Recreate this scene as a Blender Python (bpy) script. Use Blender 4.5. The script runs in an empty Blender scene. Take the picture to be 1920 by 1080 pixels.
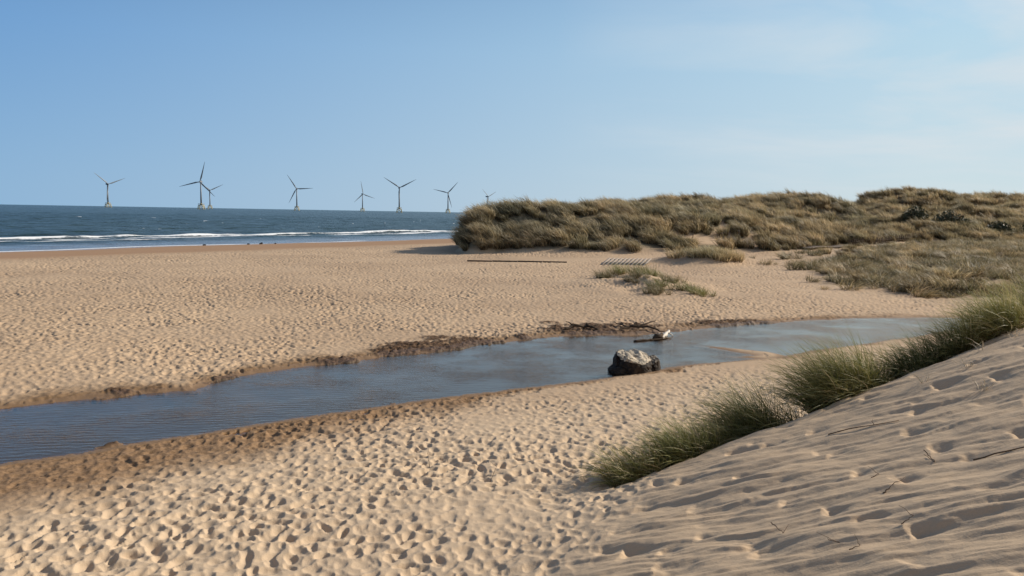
import bpy, math, time
import numpy as np
from math import radians as R, sin, cos, pi
sc = bpy.context.scene

# ------------------------------------------------------------------ camera
CAM_Z = 4.5
cam = bpy.data.cameras.new("camera")
cam.sensor_width = 36.0
cam.lens = 36.0 * 1423.0 / 1920.0
cam.clip_start = 0.1
cam.clip_end = 60000.0
cam_o = bpy.data.objects.new("camera", cam)
sc.collection.objects.link(cam_o)
from mathutils import Matrix, Vector
cam_o.matrix_world = (Matrix.Translation((0, 0, CAM_Z)) @ Matrix.Rotation(R(90 - 5.63), 4, 'X')
                      @ Matrix.Rotation(R(1.0), 4, 'Z'))
sc.camera = cam_o

# ------------------------------------------------------------------ light
SUN_AZ, SUN_EL = 66.0, 29.0            # degrees from +Y towards +X, and above the horizon
sun = bpy.data.lights.new("sun", 'SUN')
sun.energy = 5.0
sun.angle = R(0.55)
sun.color = (1.0, 0.90, 0.76)
sun_o = bpy.data.objects.new("sun", sun)
sc.collection.objects.link(sun_o)
sd = Vector((cos(R(SUN_EL)) * sin(R(SUN_AZ)), cos(R(SUN_EL)) * cos(R(SUN_AZ)), sin(R(SUN_EL))))
sun_o.rotation_euler = sd.to_track_quat('Z', 'Y').to_euler()
sun_o.location = (30, 20, 40)

w = bpy.data.worlds.new("World")
sc.world = w
w.use_nodes = True
nt = w.node_tree
nt.nodes.clear()
def N(nt, t, **k):
    n = nt.nodes.new(t)
    for a, b in k.items():
        setattr(n, a, b)
    return n
sky = N(nt, 'ShaderNodeTexSky', sky_type='NISHITA', sun_disc=False, sun_elevation=R(SUN_EL),
        sun_rotation=R(SUN_AZ), air_density=1.0, dust_density=0.8, ozone_density=2.0, altitude=0)
bg = N(nt, 'ShaderNodeBackground')
bg.inputs[1].default_value = 0.1
wo = N(nt, 'ShaderNodeOutputWorld')
# thin high cloud: noise on the sky direction, projected on a plane overhead
tc = N(nt, 'ShaderNodeTexCoord')
sep = N(nt, 'ShaderNodeSeparateXYZ')
nt.links.new(tc.outputs['Generated'], sep.inputs[0])
def M(nt, op, a, b=None, c=None, clamp=False):
    n = N(nt, 'ShaderNodeMath', operation=op, use_clamp=clamp)
    for i, v in enumerate((a, b, c)):
        if v is None: continue
        if isinstance(v, (int, float)): n.inputs[i].default_value = v
        else: nt.links.new(v, n.inputs[i])
    return n.outputs[0]
zz = M(nt, 'ADD', M(nt, 'MAXIMUM', sep.outputs[2], 0.0), 0.12)
cx = M(nt, 'DIVIDE', sep.outputs[0], zz)
cy = M(nt, 'DIVIDE', sep.outputs[1], zz)
comb = N(nt, 'ShaderNodeCombineXYZ')
nt.links.new(cx, comb.inputs[0]); nt.links.new(cy, comb.inputs[1])
mp = N(nt, 'ShaderNodeMapping')
mp.inputs['Scale'].default_value = (0.9, 1.5, 1.0)
mp.inputs['Rotation'].default_value = (0, 0, R(-25))
nt.links.new(comb.outputs[0], mp.inputs[0])
n1 = N(nt, 'ShaderNodeTexNoise')
n1.inputs['Scale'].default_value = 0.8; n1.inputs['Detail'].default_value = 7; n1.inputs['Roughness'].default_value = 0.55
n1.inputs['Distortion'].default_value = 0.4
nt.links.new(mp.outputs[0], n1.inputs['Vector'])
cl = M(nt, 'MULTIPLY', M(nt, 'SUBTRACT', n1.outputs[0], 0.40, clamp=True), 3.6, clamp=True)
# the veil lies in the sunward part of the sky
side = M(nt, 'MULTIPLY', M(nt, 'ADD', sep.outputs[0], -0.05), 2.1, clamp=True)
cl = M(nt, 'MULTIPLY', cl, side)
hz = M(nt, 'MULTIPLY', sep.outputs[2], 9.0, clamp=True)
cl = M(nt, 'MULTIPLY', cl, hz)
cl = M(nt, 'MULTIPLY', cl, 0.85)
mixc = N(nt, 'ShaderNodeMix', data_type='RGBA')
nt.links.new(cl, mixc.inputs[0])
hs = N(nt, 'ShaderNodeMix', data_type='RGBA', blend_type='MULTIPLY')
hs.inputs[0].default_value = 1.0
nt.links.new(sky.outputs[0], hs.inputs[6]); hs.inputs[7].default_value = (0.98, 1.04, 1.10, 1)
# pale air low over the sea and land, whiter towards the sun
def rgbmix(f, a, b):
    q = N(nt, 'ShaderNodeMix', data_type='RGBA')
    for i_, v in ((0, f), (6, a), (7, b)):
        if isinstance(v, tuple): q.inputs[i_].default_value = (*v, 1)
        elif isinstance(v, (int, float)): q.inputs[i_].default_value = v
        else: nt.links.new(v, q.inputs[i_])
    return q.outputs[2]
sidef = M(nt, 'MULTIPLY', M(nt, 'ADD', sep.outputs[0], 0.58), 0.95, clamp=True)
upf = M(nt, 'MULTIPLY', M(nt, 'MAXIMUM', sep.outputs[2], 0.0), 3.7, clamp=True)
low = rgbmix(sidef, (2.75, 4.70, 6.95), (6.1, 7.2, 7.7))
high = rgbmix(sidef, (1.20, 3.05, 6.2), (4.4, 6.7, 8.2))
air = rgbmix(upf, low, high)
hzf = M(nt, 'MULTIPLY', M(nt, 'SUBTRACT', 1.0, M(nt, 'MULTIPLY', M(nt, 'SUBTRACT', sep.outputs[2], 0.20), 4.5, clamp=True)), 0.93)
hmix = N(nt, 'ShaderNodeMix', data_type='RGBA')
nt.links.new(hzf, hmix.inputs[0]); nt.links.new(hs.outputs[2], hmix.inputs[6]); nt.links.new(air, hmix.inputs[7])
nt.links.new(hmix.outputs[2], mixc.inputs[6])
mixc.inputs[7].default_value = (7.2, 7.6, 7.9, 1)
nt.links.new(mixc.outputs[2], bg.inputs[0])
nt.links.new(bg.outputs[0], wo.inputs[0])

sc.view_settings.view_transform = 'Standard'
sc.view_settings.look = 'None'
sc.view_settings.exposure = 0.0
sc.view_settings.gamma = 1.0
sc.view_settings.use_curve_mapping = False
try:
    sc.cycles.max_bounces = 6
    sc.cycles.transparent_max_bounces = 8
    sc.cycles.diffuse_bounces = 3
    sc.cycles.use_denoising = True
except Exception:
    pass

# ================================================================== terrain maths
#BEGIN_TERRAIN
def hsh(ix, iy, s):
    h = (ix.astype(np.int64) * 374761393 + iy.astype(np.int64) * 668265263 + s * 1442695041) & 0xFFFFFFFF
    h = ((h ^ (h >> 13)) * 1274126177) & 0xFFFFFFFF
    h = h ^ (h >> 16)
    return (h & 0xFFFFFF).astype(np.float32) / np.float32(0xFFFFFF)
def vn(x, y, s=0):
    xf = np.floor(x); yf = np.floor(y)
    fx = (x - xf).astype(np.float32); fy = (y - yf).astype(np.float32)
    ix = xf.astype(np.int64); iy = yf.astype(np.int64)
    ux = fx * fx * fx * (fx * (fx * 6 - 15) + 10); uy = fy * fy * fy * (fy * (fy * 6 - 15) + 10)
    a = hsh(ix, iy, s); b = hsh(ix + 1, iy, s); c = hsh(ix, iy + 1, s); d = hsh(ix + 1, iy + 1, s)
    return (a + (b - a) * ux + (c - a) * uy + (a - b - c + d) * ux * uy) * 2 - 1
def fbm(x, y, s=0, o=4, g=0.5):
    r = 0; am = 1.0; t = 0
    for i in range(o):
        r = r + am * vn(x, y, s + i * 17); t += am
        x, y = (x * 1.62 + y * 1.18) + 5.3, (y * 1.62 - x * 1.18) + 1.7
        am *= g
    return r / t
def sst(a, b, x):
    t = np.clip((x - a) / (b - a), 0, 1)
    return t * t * (3 - 2 * t)
def poly_sd(P, x, y):
    """signed distance to a closed polygon, negative inside"""
    P = np.asarray(P, float); n = len(P)
    best = np.full(x.shape, 1e9); ins = np.zeros(x.shape, bool)
    for i in range(n):
        ax, ay = P[i]; bx, by = P[(i + 1) % n]
        ex, ey = bx - ax, by - ay
        t = np.clip(((x - ax) * ex + (y - ay) * ey) / (ex * ex + ey * ey + 1e-12), 0, 1)
        dx = x - ax - t * ex; dy = y - ay - t * ey
        best = np.minimum(best, dx * dx + dy * dy)
        if by != ay:
            c = (ay > y) != (by > y)
            ins ^= c & (x < ex * (y - ay) / ey + ax)
    d = np.sqrt(best)
    return np.where(ins, -d, d)
def ridge(P, x, y, z0, flat=0.0):
    """P: (x, y, crest z, half width); returns the height over z0 of the strongest segment"""
    out = np.zeros(x.shape)
    for i in range(len(P) - 1):
        ax, ay, az, aw = P[i]; bx, by, bz, bw = P[i + 1]
        ex, ey = bx - ax, by - ay
        t = np.clip(((x - ax) * ex + (y - ay) * ey) / (ex * ex + ey * ey), 0, 1)
        d = np.hypot(x - ax - t * ex, y - ay - t * ey)
        zc = az + (bz - az) * t - z0; ww = aw + (bw - aw) * t
        q = d / ww
        out = np.maximum(out, zc * np.exp(-np.power(q, 3.0)))
    return out

FAR = [(-60, -12), (-25, 8.5), (-17, 13.3), (-11.23, 16.35), (-9.95, 17.2), (-8.69, 18.19), (-7.67, 18.32), (-7.68, 19.27), (-7.27, 20.07), (-6.48, 20.76), (-5.68, 21.65), (-4.7, 22.12), (-3.95, 23.29), (-2.86, 23.93), (-1.88, 24.5), (-1.06, 25.6), (0.41, 26.62), (2.0, 27.73), (3.44, 28.25), (4.63, 28.13), (6.28, 29.35), (8.04, 30.52), (10.41, 31.85), (12.69, 33.08), (14.98, 34.05), (18.27, 34.82), (20.82, 34.96), (27, 34.4), (36, 33.0)]
NEAR = [(-62, -18), (-26, 4.0), (-14, 10.2), (-8.9, 12.89), (-8.34, 13.36), (-7.96, 13.54), (-7.22, 14.2), (-6.04, 15.1), (-4.21, 16.46), (-2.26, 17.85), (-0.76, 18.73), (0.6, 19.54), (2.88, 20.9), (4.3, 22.12), (5.6, 22.96), (7.1, 23.6), (8.75, 24.47), (10.54, 25.91), (12.34, 27.06), (15.29, 29.03), (18.21, 31.26), (21.09, 32.4), (27, 32.4), (36, 31.4)]
STREAM = FAR + NEAR[::-1]
BAR = [(6.3, 26.3), (7.0, 26.35), (7.9, 25.9), (8.75, 25.3), (9.2, 24.5), (9.9, 25.0), (9.3, 24.0), (8.2, 23.7), (6.9, 24.2), (7.9, 24.6), (7.3, 25.2)]
SEA_Z = -1.5
AX_X = np.linspace(-60, 36, 97)                     # axis of the stream
AX_Y = 0.5 * (np.interp(AX_X, [p[0] for p in FAR if p not in ((-7.67, 18.32),)], [p[1] for p in FAR if p not in ((-7.67, 18.32),)])
              + np.interp(AX_X, [p[0] for p in NEAR], [p[1] for p in NEAR]))
RA = [(-3.1, 80.0, 2.3, 1.8), (-3.3, 84, 3.9, 2.4), (-2.8, 87.5, 4.2, 3.2), (0.0, 89.5, 4.25, 8.0), (5.2, 91.5, 4.55, 10.5), (9.5, 94, 4.3, 11.0), (16.5, 99, 4.3, 13), (24, 104, 4.3, 15)]
RB = [(19.5, 120, 5.0, 8), (24.0, 121, 5.9, 16), (28.0, 122, 6.25, 24), (33.5, 124, 5.6, 20), (38.0, 128, 2.8, 12), (48.0, 146, 7.4, 7), (52.5, 148, 7.9, 18), (59, 148, 6.2, 20), (67, 152, 3.8, 14), (82, 160, 3.6, 16)]
RD = [(50, 118, 2.6, 12), (62, 124, 3.4, 14), (76, 140, 4.4, 16), (90, 150, 5.2, 18), (106, 162, 5.8, 20), (126, 170, 6.6, 24), (160, 180, 8.5, 30)]
RC = [(104, 240, 4.8, 18), (116, 240, 8.6, 24), (131, 245, 12.3, 26), (142, 245, 11.0, 36), (158, 250, 8.9, 42), (175, 255, 9.3, 50), (205, 260, 12.0, 60), (300, 300, 16, 80)]
MD = [(14.6, 70.5, 1.0, 2.4), (17.2, 69, 1.35, 3.0), (19.8, 70, 1.1, 2.6)]     # low mound in front of the dunes
KD = 0.375
def near_dune(x, y):
    d = (x - 1.4) * 0.92 - (y - 12) * 0.39
    d = d + 0.25 * fbm(x / 3.0, y / 3.0, 91, 2)
    z = KD * (0.5 * (d - 0.25) + np.sqrt(0.25 * (d - 0.25) ** 2 + 0.12))
    z = np.where(d > 12, KD * 12 + (z - KD * 12) * 0.25, z)
    # crest line, falling away behind it
    e = (-(x - 1.4) * 0.312 + (y - 11.45) * 0.95) - 0.035 * np.maximum(0, x - 9) ** 1.6 + 0.12 * fbm(x / 1.5, y / 1.5, 92, 2)
    fall = 0.62 * (0.5 * e + np.sqrt(0.25 * e * e + 0.03))
    z = np.maximum(z - fall, 0)
    return z, d, e
def pits(x, y, cell, seed, a0, a1, b0, b1):
    wx = x + 0.05 * vn(x * 6.1, y * 6.1, seed + 5) * cell * 2; wy = y + 0.05 * vn(x * 6.1, y * 6.1, seed + 6) * cell * 2
    gx = wx / cell; gy = wy / cell
    ix = np.floor(gx).astype(np.int64); iy = np.floor(gy).astype(np.int64)
    out = np.zeros(x.shape, np.float32)
    for di in (-1, 0, 1):
        for dj in (-1, 0, 1):
            jx = ix + di; jy = iy + dj
            px = (jx + hsh(jx, jy, seed)) - gx; py = (jy + hsh(jx, jy, seed + 1)) - gy
            th = hsh(jx, jy, seed + 2) * np.float32(3.1416 * 0.8) - 0.2
            c = np.cos(th); s = np.sin(th)
            u = (px * c + py * s); v = (-px * s + py * c)
            aa = a0 + (a1 - a0) * hsh(jx, jy, seed + 3)
            bb = b0 + (b1 - b0) * hsh(jx, jy, seed + 4)
            am = 0.35 + 0.65 * hsh(jx, jy, seed + 7)
            q = (u / aa) ** 2 + (v / bb) ** 2
            # asymmetric floor: one side of each print is steeper
            out = np.maximum(out, am * np.clip(1 - q + 0.35 * u / aa, 0, 1))
    return out
def terrain(x, y, full=True):
    x = np.asarray(x, float); y = np.asarray(y, float)
    s = x * -0.833 + y * 0.553
    t = x * 0.553 + y * 0.833
    sw = s + 2.0 * fbm(t / 30, s / 60, 3, 3)
    # beach plane and its drop to the sea
    g = 0.22 + 0.10 * fbm(x / 14, y / 14, 1, 3)
    drop = np.maximum(sw - 64, 0)
    g = g + 0.10 * np.exp(-((sw - 62) / 5) ** 2) - 0.0385 * drop * sst(0, 6, drop) - 0.01 * np.maximum(s - 104, 0)
    g = np.maximum(g, -9.0)
    # land climbs gently inland
    inl = sst(10, 60, x - 0.15 * y) * sst(36, 70, y)
    g = g + 0.7 * inl + 0.25 * sst(55, 90, y) * sst(-10, 5, x)
    # stream
    n_edge = 0.28 * fbm(x / 1.3, y / 1.3, 7, 4) + 0.08 * fbm(x * 3, y * 3, 8, 2)
    near = (np.abs(x) < 75) & (y < 45) & (y > -25)
    sdr = np.full(x.shape, 30.0)
    if near.any():
        sdr[near] = poly_sd(STREAM, x[near], y[near])
    farside = y > np.interp(x, AX_X, AX_Y)
    fr = sst(-18, -8, x) * sst(14, 4, x)
    sd1 = sdr + n_edge * np.where(farside, 1.0, 0.35)
    nb = near & (x > 4) & (x < 13)
    if nb.any():
        bs = poly_sd(BAR, x[nb], y[nb]) + 0.35 * n_edge[nb]
        sd1[nb] = np.maximum(sd1[nb], -bs * 0.8)
    bank = np.where(farside, 0.05 + 0.04 * fr, 0.05)
    rise = bank * sst(0.0, 0.5, sd1) + (g - bank) * np.where(farside, sst(0.2, 6.0, sd1), sst(0.2, 7.0, sd1))
    deep = -0.02 - 0.30 * sst(0.0, -2.2, sd1) - 0.04 * (sd1 < -0.05)
    z = np.where(sd1 > 0, -0.005 + rise, deep)
    # dunes far
    z0 = z
    nz = 0.9 * fbm(x / 16, y / 16, 21, 3)
    xx = x + 1.2 * fbm(x / 7, y / 7, 22, 2) * sst(-3, 8, x); yy = y + 2.0 * fbm(x / 7, y / 7, 23, 2)
    hA = ridge(RA, xx, yy, 0.3)
    hB = ridge(RB, xx, yy, 0.8); hD = ridge(RD, xx, yy, 0.9); hC = ridge(RC, xx, yy, 0.9)
    hM = ridge(MD, xx, yy, 0.5)
    h = np.maximum(np.maximum(hA, hB), np.maximum(hC, hD))
    h2 = h + hM
    h = h * np.where(y > 72, sst(-6.9, -5.3, x / np.maximum(y, 1) * 95 + 0.4 * fbm(y / 3, x / 3, 57, 2)), 1)
    h2 = h + hM
    rel = np.clip(h / 3.0, 0, 1)
    h2 = h2 + rel * nz * 1.7 * sst(95, 125, y) + rel * (0.75 + 0.75 * sst(100, 140, y)) * fbm(x / 5.0, y / 6.5, 31, 3)
    z = z + h2
    # low hummocks of the grassy flat and the sandy patch before the dunes
    z = z + 0.55 * np.exp(-(((x - 8) / 3.2) ** 2 + ((y - 46) / 6.5) ** 2)) * (0.7 + 0.8 * fbm(x / 2.2, y / 2.6, 33, 2))
    marsh = sst(0.35, 0.50, x / np.maximum(y, 1) + 0.09 * fbm(x / 6, y / 6, 35, 4)) * sst(43.5, 52, y + 5.5 * sst(.46, .56, x / np.maximum(y, 1)) + 5.0 * fbm(x / 4.5, y / 5.5, 36, 4))
    z = z + marsh * 0.22 * (0.5 + fbm(x / 2.0, y / 2.0, 37, 3))
    nd, d, e = near_dune(x, y)
    ndm = sst(0.02, 0.25, nd) * (y < 60)
    z = np.where(y < 60, z + nd + 0.06 * np.maximum(0, 5 - y) ** 2 * (y < 5) * sst(12, 3, np.abs(x)), z)
    A = dict(s=s, sd=sd1, g=g, h=h, hM=hM, marsh=marsh, nd=nd, farside=farside, e=e, d=d)
    if not full:
        return z, A
    # ---- masks
    dune = sst(0.25, 0.9, h)
    wetsea = sst(61, 68, sw)
    wetbank = np.where(farside, sst(1.5, 0.15, sd1 + 0.6 * fbm(x, y, 41, 3)), sst(0.55, 0.1, sd1 + 0.25 * fbm(x, y, 41, 3)))
    bandw = np.interp(x, [-14, -9, -6, -2, 1, 4], [6.0, 5.0, 3.2, 1.8, 0.7, 0.35])
    deb = np.where(farside, 0, sst(1.2, 0.3, (sd1 + 0.9 * fbm(x / 1.2, y / 1.2, 43, 4)) / bandw))
    # dark clods and weed left on the far bank
    blob = np.zeros(x.shape)
    for bx, by, r, k in ((-7.3, 19.4, 0.7, 1), (-5.1, 22.1, 0.7, .9), (-2.7, 24.6, 1.3, 1.1), (-1.6, 25.8, 1.3, 1.2), (-3.6, 23.6, .8, .9), (0.6, 27.2, .9, .6), (2.4, 28.9, 1.2, 1.1),
                         (3.6, 29.3, 1.4, 1.1), (8.6, 31.3, 1.0, 1.1), (10.2, 32.2, .9, .9), (5.2, 30.4, .9, .8), (1.6, 30.4, .5, .6), (-7.6, 14.0, .22, .9), (-2.9, 17.5, .2, .8), (-9.5, 17.9, .4, .7)):
        blob = np.maximum(blob, k * np.exp(-(((x - bx) / (r * 1.25)) ** 2 + ((y - by) / (r * 0.85)) ** 2)))
    cn = fbm(x * 2.3, y * 2.3, 45, 4, 0.65)
    clod = sst(0.20, 0.55, blob * (0.75 + 0.9 * cn)) * (sd1 > -0.12)
    clod = np.maximum(clod, 0.7 * sst(0.0, 0.35, cn - 0.1) * farside * sst(1.1, 0.2, sd1) * (sd1 > 0.02) * sst(-14, -8, x) * sst(13, 9, x))
    z = z + clod * 0.075 * (0.35 + np.abs(fbm(x * 4, y * 4, 46, 3))) * (sd1 > -0.12)
    # ---- trodden sand
    r = np.hypot(x, y)
    rough = sst(0.25, 1.4, sd1) * (1 - wetsea) * (1 - 0.85 * dune) * sst(0.45, 0.05, nd)
    rough = np.where(farside, rough, rough * (0.55 + 0.45 * sst(0.8, 3.5, sd1)))
    rough = rough * (1 - 0.65 * deb) * (1 - 0.5 * marsh)
    path = sst(2.6, 0.8, np.abs(y - (71.5 + 0.2 * (x - 4)) + 1.5 * fbm(x / 4, y / 4, 48, 2)) / (1.0 + 0 * x)) * sst(-3, 2, x) * sst(24, 15, x)
    rough = rough * (1 - 0.8 * path)
    act = (rough > 0.01) & (r < 150)
    P = np.zeros(x.shape)
    X = x[act]; Y = y[act]
    if X.size:
        p1 = pits(X, Y, 0.235, 101, 0.42, 0.72, 0.27, 0.50)
        p2 = pits(X + 3.3, Y + 1.1, 0.145, 131, 0.40, 0.75, 0.30, 0.55)
        lo = fbm(X / 0.55, Y / 0.40, 141, 3)
        va = np.clip(0.80 + 0.75 * fbm(X / 2.6, Y / 2.6, 143, 3), .25, 1.4)
        P[act] = (-0.080 * p1 - 0.028 * p2 * (1 - 0.7 * p1) + 0.030 * lo) * va
    # damp flat sand by the stream: small churned lumps
    db = (np.maximum(deb, wetbank) > 0.02) & (r < 45)
    if db.any():
        X = x[db]; Y = y[db]
        P[db] += np.maximum(deb, 0.5 * wetbank)[db] * (0.009 * fbm(X * 5, Y * 5, 151, 4, .7) - 0.014 * pits(X, Y, 0.16, 161, .2, .5, .15, .35) * (hsh(np.floor(X / .16).astype(np.int64), np.floor(Y / .16).astype(np.int64), 5) > .5)) * (sd1[db] > 0)
    z = z + P * rough + np.where(db, P * (1 - rough), 0)
    # ---- wind-blown slope: streaks running up the slope, half-filled prints
    sl = sst(0.06, 0.5, nd) * (e < 1.5) * (r < 30)
    ac = sl > 0.01
    if ac.any():
        X = x[ac]; Y = y[ac]
        a = X * 0.955 - Y * 0.297; b = X * 0.297 + Y * 0.955
        bw = b + 0.16 * fbm(a / 1.6, b / 1.2, 171, 3)
        r0 = fbm(a / 1.3, bw / 0.28, 172, 3, .5)
        bw = bw + 0.07 * r0
        r1 = fbm(a / 1.3, bw / 0.28, 172, 3, .5)
        r2 = fbm(a / 0.8, bw / 0.11, 173, 3, .6)
        rid = 1 - np.abs(fbm(a / 2.4, bw / 0.50, 174, 2) * 2.2)
        q = (0.058 * r1 + 0.026 * r2 + 0.030 * np.clip(rid, -1, 1)) * (0.7 + 0.5 * fbm(a / 2.5, b / 2.5, 175, 2))
        # prints: steep lip at the downhill end, tail blown out uphill
        cell = 0.60
        gx = a / (cell * 1.5); gy = b / cell
        ix = np.floor(gx).astype(np.int64); iy = np.floor(gy).astype(np.int64)
        pr_ = np.zeros(X.shape)
        uw_ = 0.10 * fbm(X / .28, Y / .28, 188, 3); vw_ = 0.07 * fbm(X / .25, Y / .25, 189, 3)
        for di in (-1, 0, 1):
            for dj in (-1, 0, 1):
                jx = ix + di; jy = iy + dj
                u = (gx - jx - hsh(jx, jy, 181)) * cell * 1.5; v = (gy - jy - hsh(jx, jy, 182)) * cell
                k = (hsh(jx, jy, 183) > 0.18) * (0.4 + 0.6 * hsh(jx, jy, 184))
                u = u + 1.1 * v * v + uw_; v = v + vw_
                L = 0.13 + 0.19 * hsh(jx, jy, 185)
                wv_ = 0.11 + 0.06 * hsh(jx, jy, 186)
                prof = np.exp(-np.where(u > 0, u / L, -u / 0.075) ** 2) * np.exp(-np.abs(v / wv_) ** 2.0)
                lip = np.exp(-((u + 0.20) / 0.10) ** 2) * np.exp(-(v / (1.5 * wv_)) ** 2)
                pr_ = np.minimum(pr_, -k * (0.085 * prof - 0.018 * lip))
        q = q + 0.040 * fbm(a / 0.75, b / 0.42, 187, 4, .55)
        z[ac] = z[ac] + sl[ac] * (q + pr_) * sst(1.3, 0.4, e[ac]) * (0.55 + 0.45 * sst(1.0, 0.0, e[ac]))
    z = z + (1 - rough) * wetsea * 0.0
    # vegetation floor
    gap = fbm(x / 3.2, y / 3.2, 51, 4)
    veg = dune * sst(-0.55, -0.30, gap + 0.25 * sst(2, 5, h)+ 0.3*sst(110,150,y))
    veg = np.maximum(veg, marsh * sst(-0.35, 0.0, fbm(x / 2.2, y / 3, 53, 4)) * 0.8)
    veg = np.maximum(veg, 0.6 * sst(0.35, 0.9, hM))
    veg = veg * (1 - bare(x, y))
    A.update(wetsea=wetsea, wetbank=wetbank, deb=deb, clod=clod, veg=veg, dune=dune, path=path, sw=sw)
    return z, A
def seg_d(x, y, a, b):
    ex, ey = b[0] - a[0], b[1] - a[1]
    t = np.clip(((x - a[0]) * ex + (y - a[1]) * ey) / (ex * ex + ey * ey), 0, 1)
    return np.hypot(x - a[0] - t * ex, y - a[1] - t * ey)
def bare(x, y):
    """1 on the sand tracks where no grass grows"""
    w_ = 0.35 * fbm(x / 2, y / 2, 61, 3)
    b = sst(.75, .35, seg_d(x + w_, y, (25.0, 90), (34.0, 125)))
    b = np.maximum(b, sst(2.2, 1.2, seg_d(x, y, (33.5, 86.0), (41.5, 91.5)) + w_))
    b = np.maximum(b, sst(2.4, 1.3, seg_d(x, y, (41.5, 91.2), (55, 101.5)) + w_))
    b = np.maximum(b, sst(1.5, .8, seg_d(x, y, (76, 122), (88, 138)) + w_))
    b = np.maximum(b, sst(2.0, 1.0, seg_d(x, y, (19, 85.5), (28, 87.5)) + w_))
    b = np.maximum(b, .8 * sst(1.0, .6, seg_d(x, y, (46, 140), (49, 141)) + w_))
    return b
#END_TERRAIN
def tz(x, y):
    z, A = terrain(np.atleast_1d(np.asarray(x, float)), np.atleast_1d(np.asarray(y, float)))
    return z

# ================================================================== helpers
def link(o):
    sc.collection.objects.link(o); return o
def np_mesh(name, V, F, mat, attrs=None, smooth=True, parent=None):
    """V (n,3), F (m,k) numpy -> one mesh object"""
    me = bpy.data.meshes.new(name)
    V = np.asarray(V, np.float32)
    me.vertices.add(len(V)); me.vertices.foreach_set("co", V.ravel())
    Fs = F if isinstance(F, (list, tuple)) else [F]
    Fs = [np.asarray(f, np.int32) for f in Fs if len(f)]
    tot = sum(f.size for f in Fs); cnt = sum(len(f) for f in Fs)
    me.loops.add(tot); me.polygons.add(cnt)
    me.loops.foreach_set("vertex_index", np.concatenate([f.ravel() for f in Fs]))
    ks = np.concatenate([np.full(len(f), f.shape[1], np.int32) for f in Fs])
    st = np.concatenate([[0], np.cumsum(ks)[:-1]]).astype(np.int32)
    me.polygons.foreach_set("loop_start", st)
    me.polygons.foreach_set("loop_total", ks)
    if smooth: me.polygons.foreach_set("use_smooth", np.ones(cnt, bool))
    for k, v in (attrs or {}).items():
        v = np.asarray(v, np.float32)
        if v.ndim == 1:
            at = me.attributes.new(k, 'FLOAT', 'POINT'); at.data.foreach_set("value", v)
        else:
            at = me.attributes.new(k, 'FLOAT_VECTOR', 'POINT'); at.data.foreach_set("vector", v.ravel())
    me.update(calc_edges=True)
    if mat: me.materials.append(mat)
    o = bpy.data.objects.new(name, me); link(o)
    if parent: o.parent = parent
    return o
def empty(name, loc, rz=0):
    o = bpy.data.objects.new(name, None); link(o)
    o.empty_display_size = 0.2
    o.location = loc; o.rotation_euler = (0, 0, rz)
    return o
def tag(o, label=None, cat=None, group=None, kind=None):
    if label: o['label'] = label
    if cat: o['category'] = cat
    if group: o['group'] = group
    if kind: o['kind'] = kind
    return o
class Mat:
    def __init__(s, name):
        s.m = bpy.data.materials.new(name); s.m.use_nodes = True
        s.t = s.m.node_tree; s.t.nodes.clear()
        s.out = s.n('ShaderNodeOutputMaterial')
    def n(s, t, **k): return N(s.t, t, **k)
    def l(s, a, b): s.t.links.new(a, b)
    def math(s, op, a, b=None, c=None, clamp=False): return M(s.t, op, a, b, c, clamp)
    def attr(s, name): return s.n('ShaderNodeAttribute', attribute_name=name).outputs['Fac']
    def mix(s, f, a, b, bt='MIX'):
        m = s.n('ShaderNodeMix', data_type='RGBA', blend_type=bt)
        for i, v in ((0, f), (6, a), (7, b)):
            if isinstance(v, (int, float)): m.inputs[i].default_value = v
            elif isinstance(v, tuple): m.inputs[i].default_value = (*v, 1)
            else: s.l(v, m.inputs[i])
        return m.outputs[2]
    def noise(s, scale, detail=4, rough=0.5, vec=None, dist=0, dims='3D'):
        n = s.n('ShaderNodeTexNoise'); n.inputs['Scale'].default_value = scale
        n.inputs['Detail'].default_value = detail; n.inputs['Roughness'].default_value = rough
        n.inputs['Distortion'].default_value = dist
        if vec is not None: s.l(vec, n.inputs['Vector'])
        return n.outputs[0]
    def ramp(s, f, *st):
        r = s.n('ShaderNodeValToRGB'); e = r.color_ramp.elements
        while len(e) < len(st): e.new(0.5)
        for q, (p, c) in zip(e, st):
            q.position = p; q.color = (*c, 1) if isinstance(c, tuple) else (c, c, c, 1)
        s.l(f, r.inputs[0]); return r.outputs[0]
    def pos(s, sx=1, sy=1, sz=1, rz=0):
        g = s.n('ShaderNodeNewGeometry'); m = s.n('ShaderNodeMapping')
        m.inputs['Scale'].default_value = (sx, sy, sz); m.inputs['Rotation'].default_value = (0, 0, rz)
        m.vector_type = 'POINT'
        s.l(g.outputs['Position'], m.inputs[0]); return m.outputs[0]
    def objc(s):
        return s.n('ShaderNodeTexCoord').outputs['Object']
    def bump(s, h, dist, st=1.0, nrm=None):
        b = s.n('ShaderNodeBump'); b.inputs['Distance'].default_value = dist; b.inputs['Strength'].default_value = st
        s.l(h, b.inputs['Height'])
        if nrm is not None: s.l(nrm, b.inputs['Normal'])
        return b.outputs[0]
    def pbr(s, col, rough=0.8, spec=0.3, nrm=None, metal=0):
        p = s.n('ShaderNodeBsdfPrincipled')
        for k, v in (('Base Color', col), ('Roughness', rough), ('Specular IOR Level', spec), ('Metallic', metal)):
            i = p.inputs[k]
            if isinstance(v, tuple): i.default_value = (*v, 1)
            elif isinstance(v, (int, float)): i.default_value = v
            else: s.l(v, i)
        if nrm is not None: s.l(nrm, p.inputs['Normal'])
        return p.outputs[0]
    def end(s, sh): s.l(sh, s.out.inputs[0]); return s.m

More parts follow.
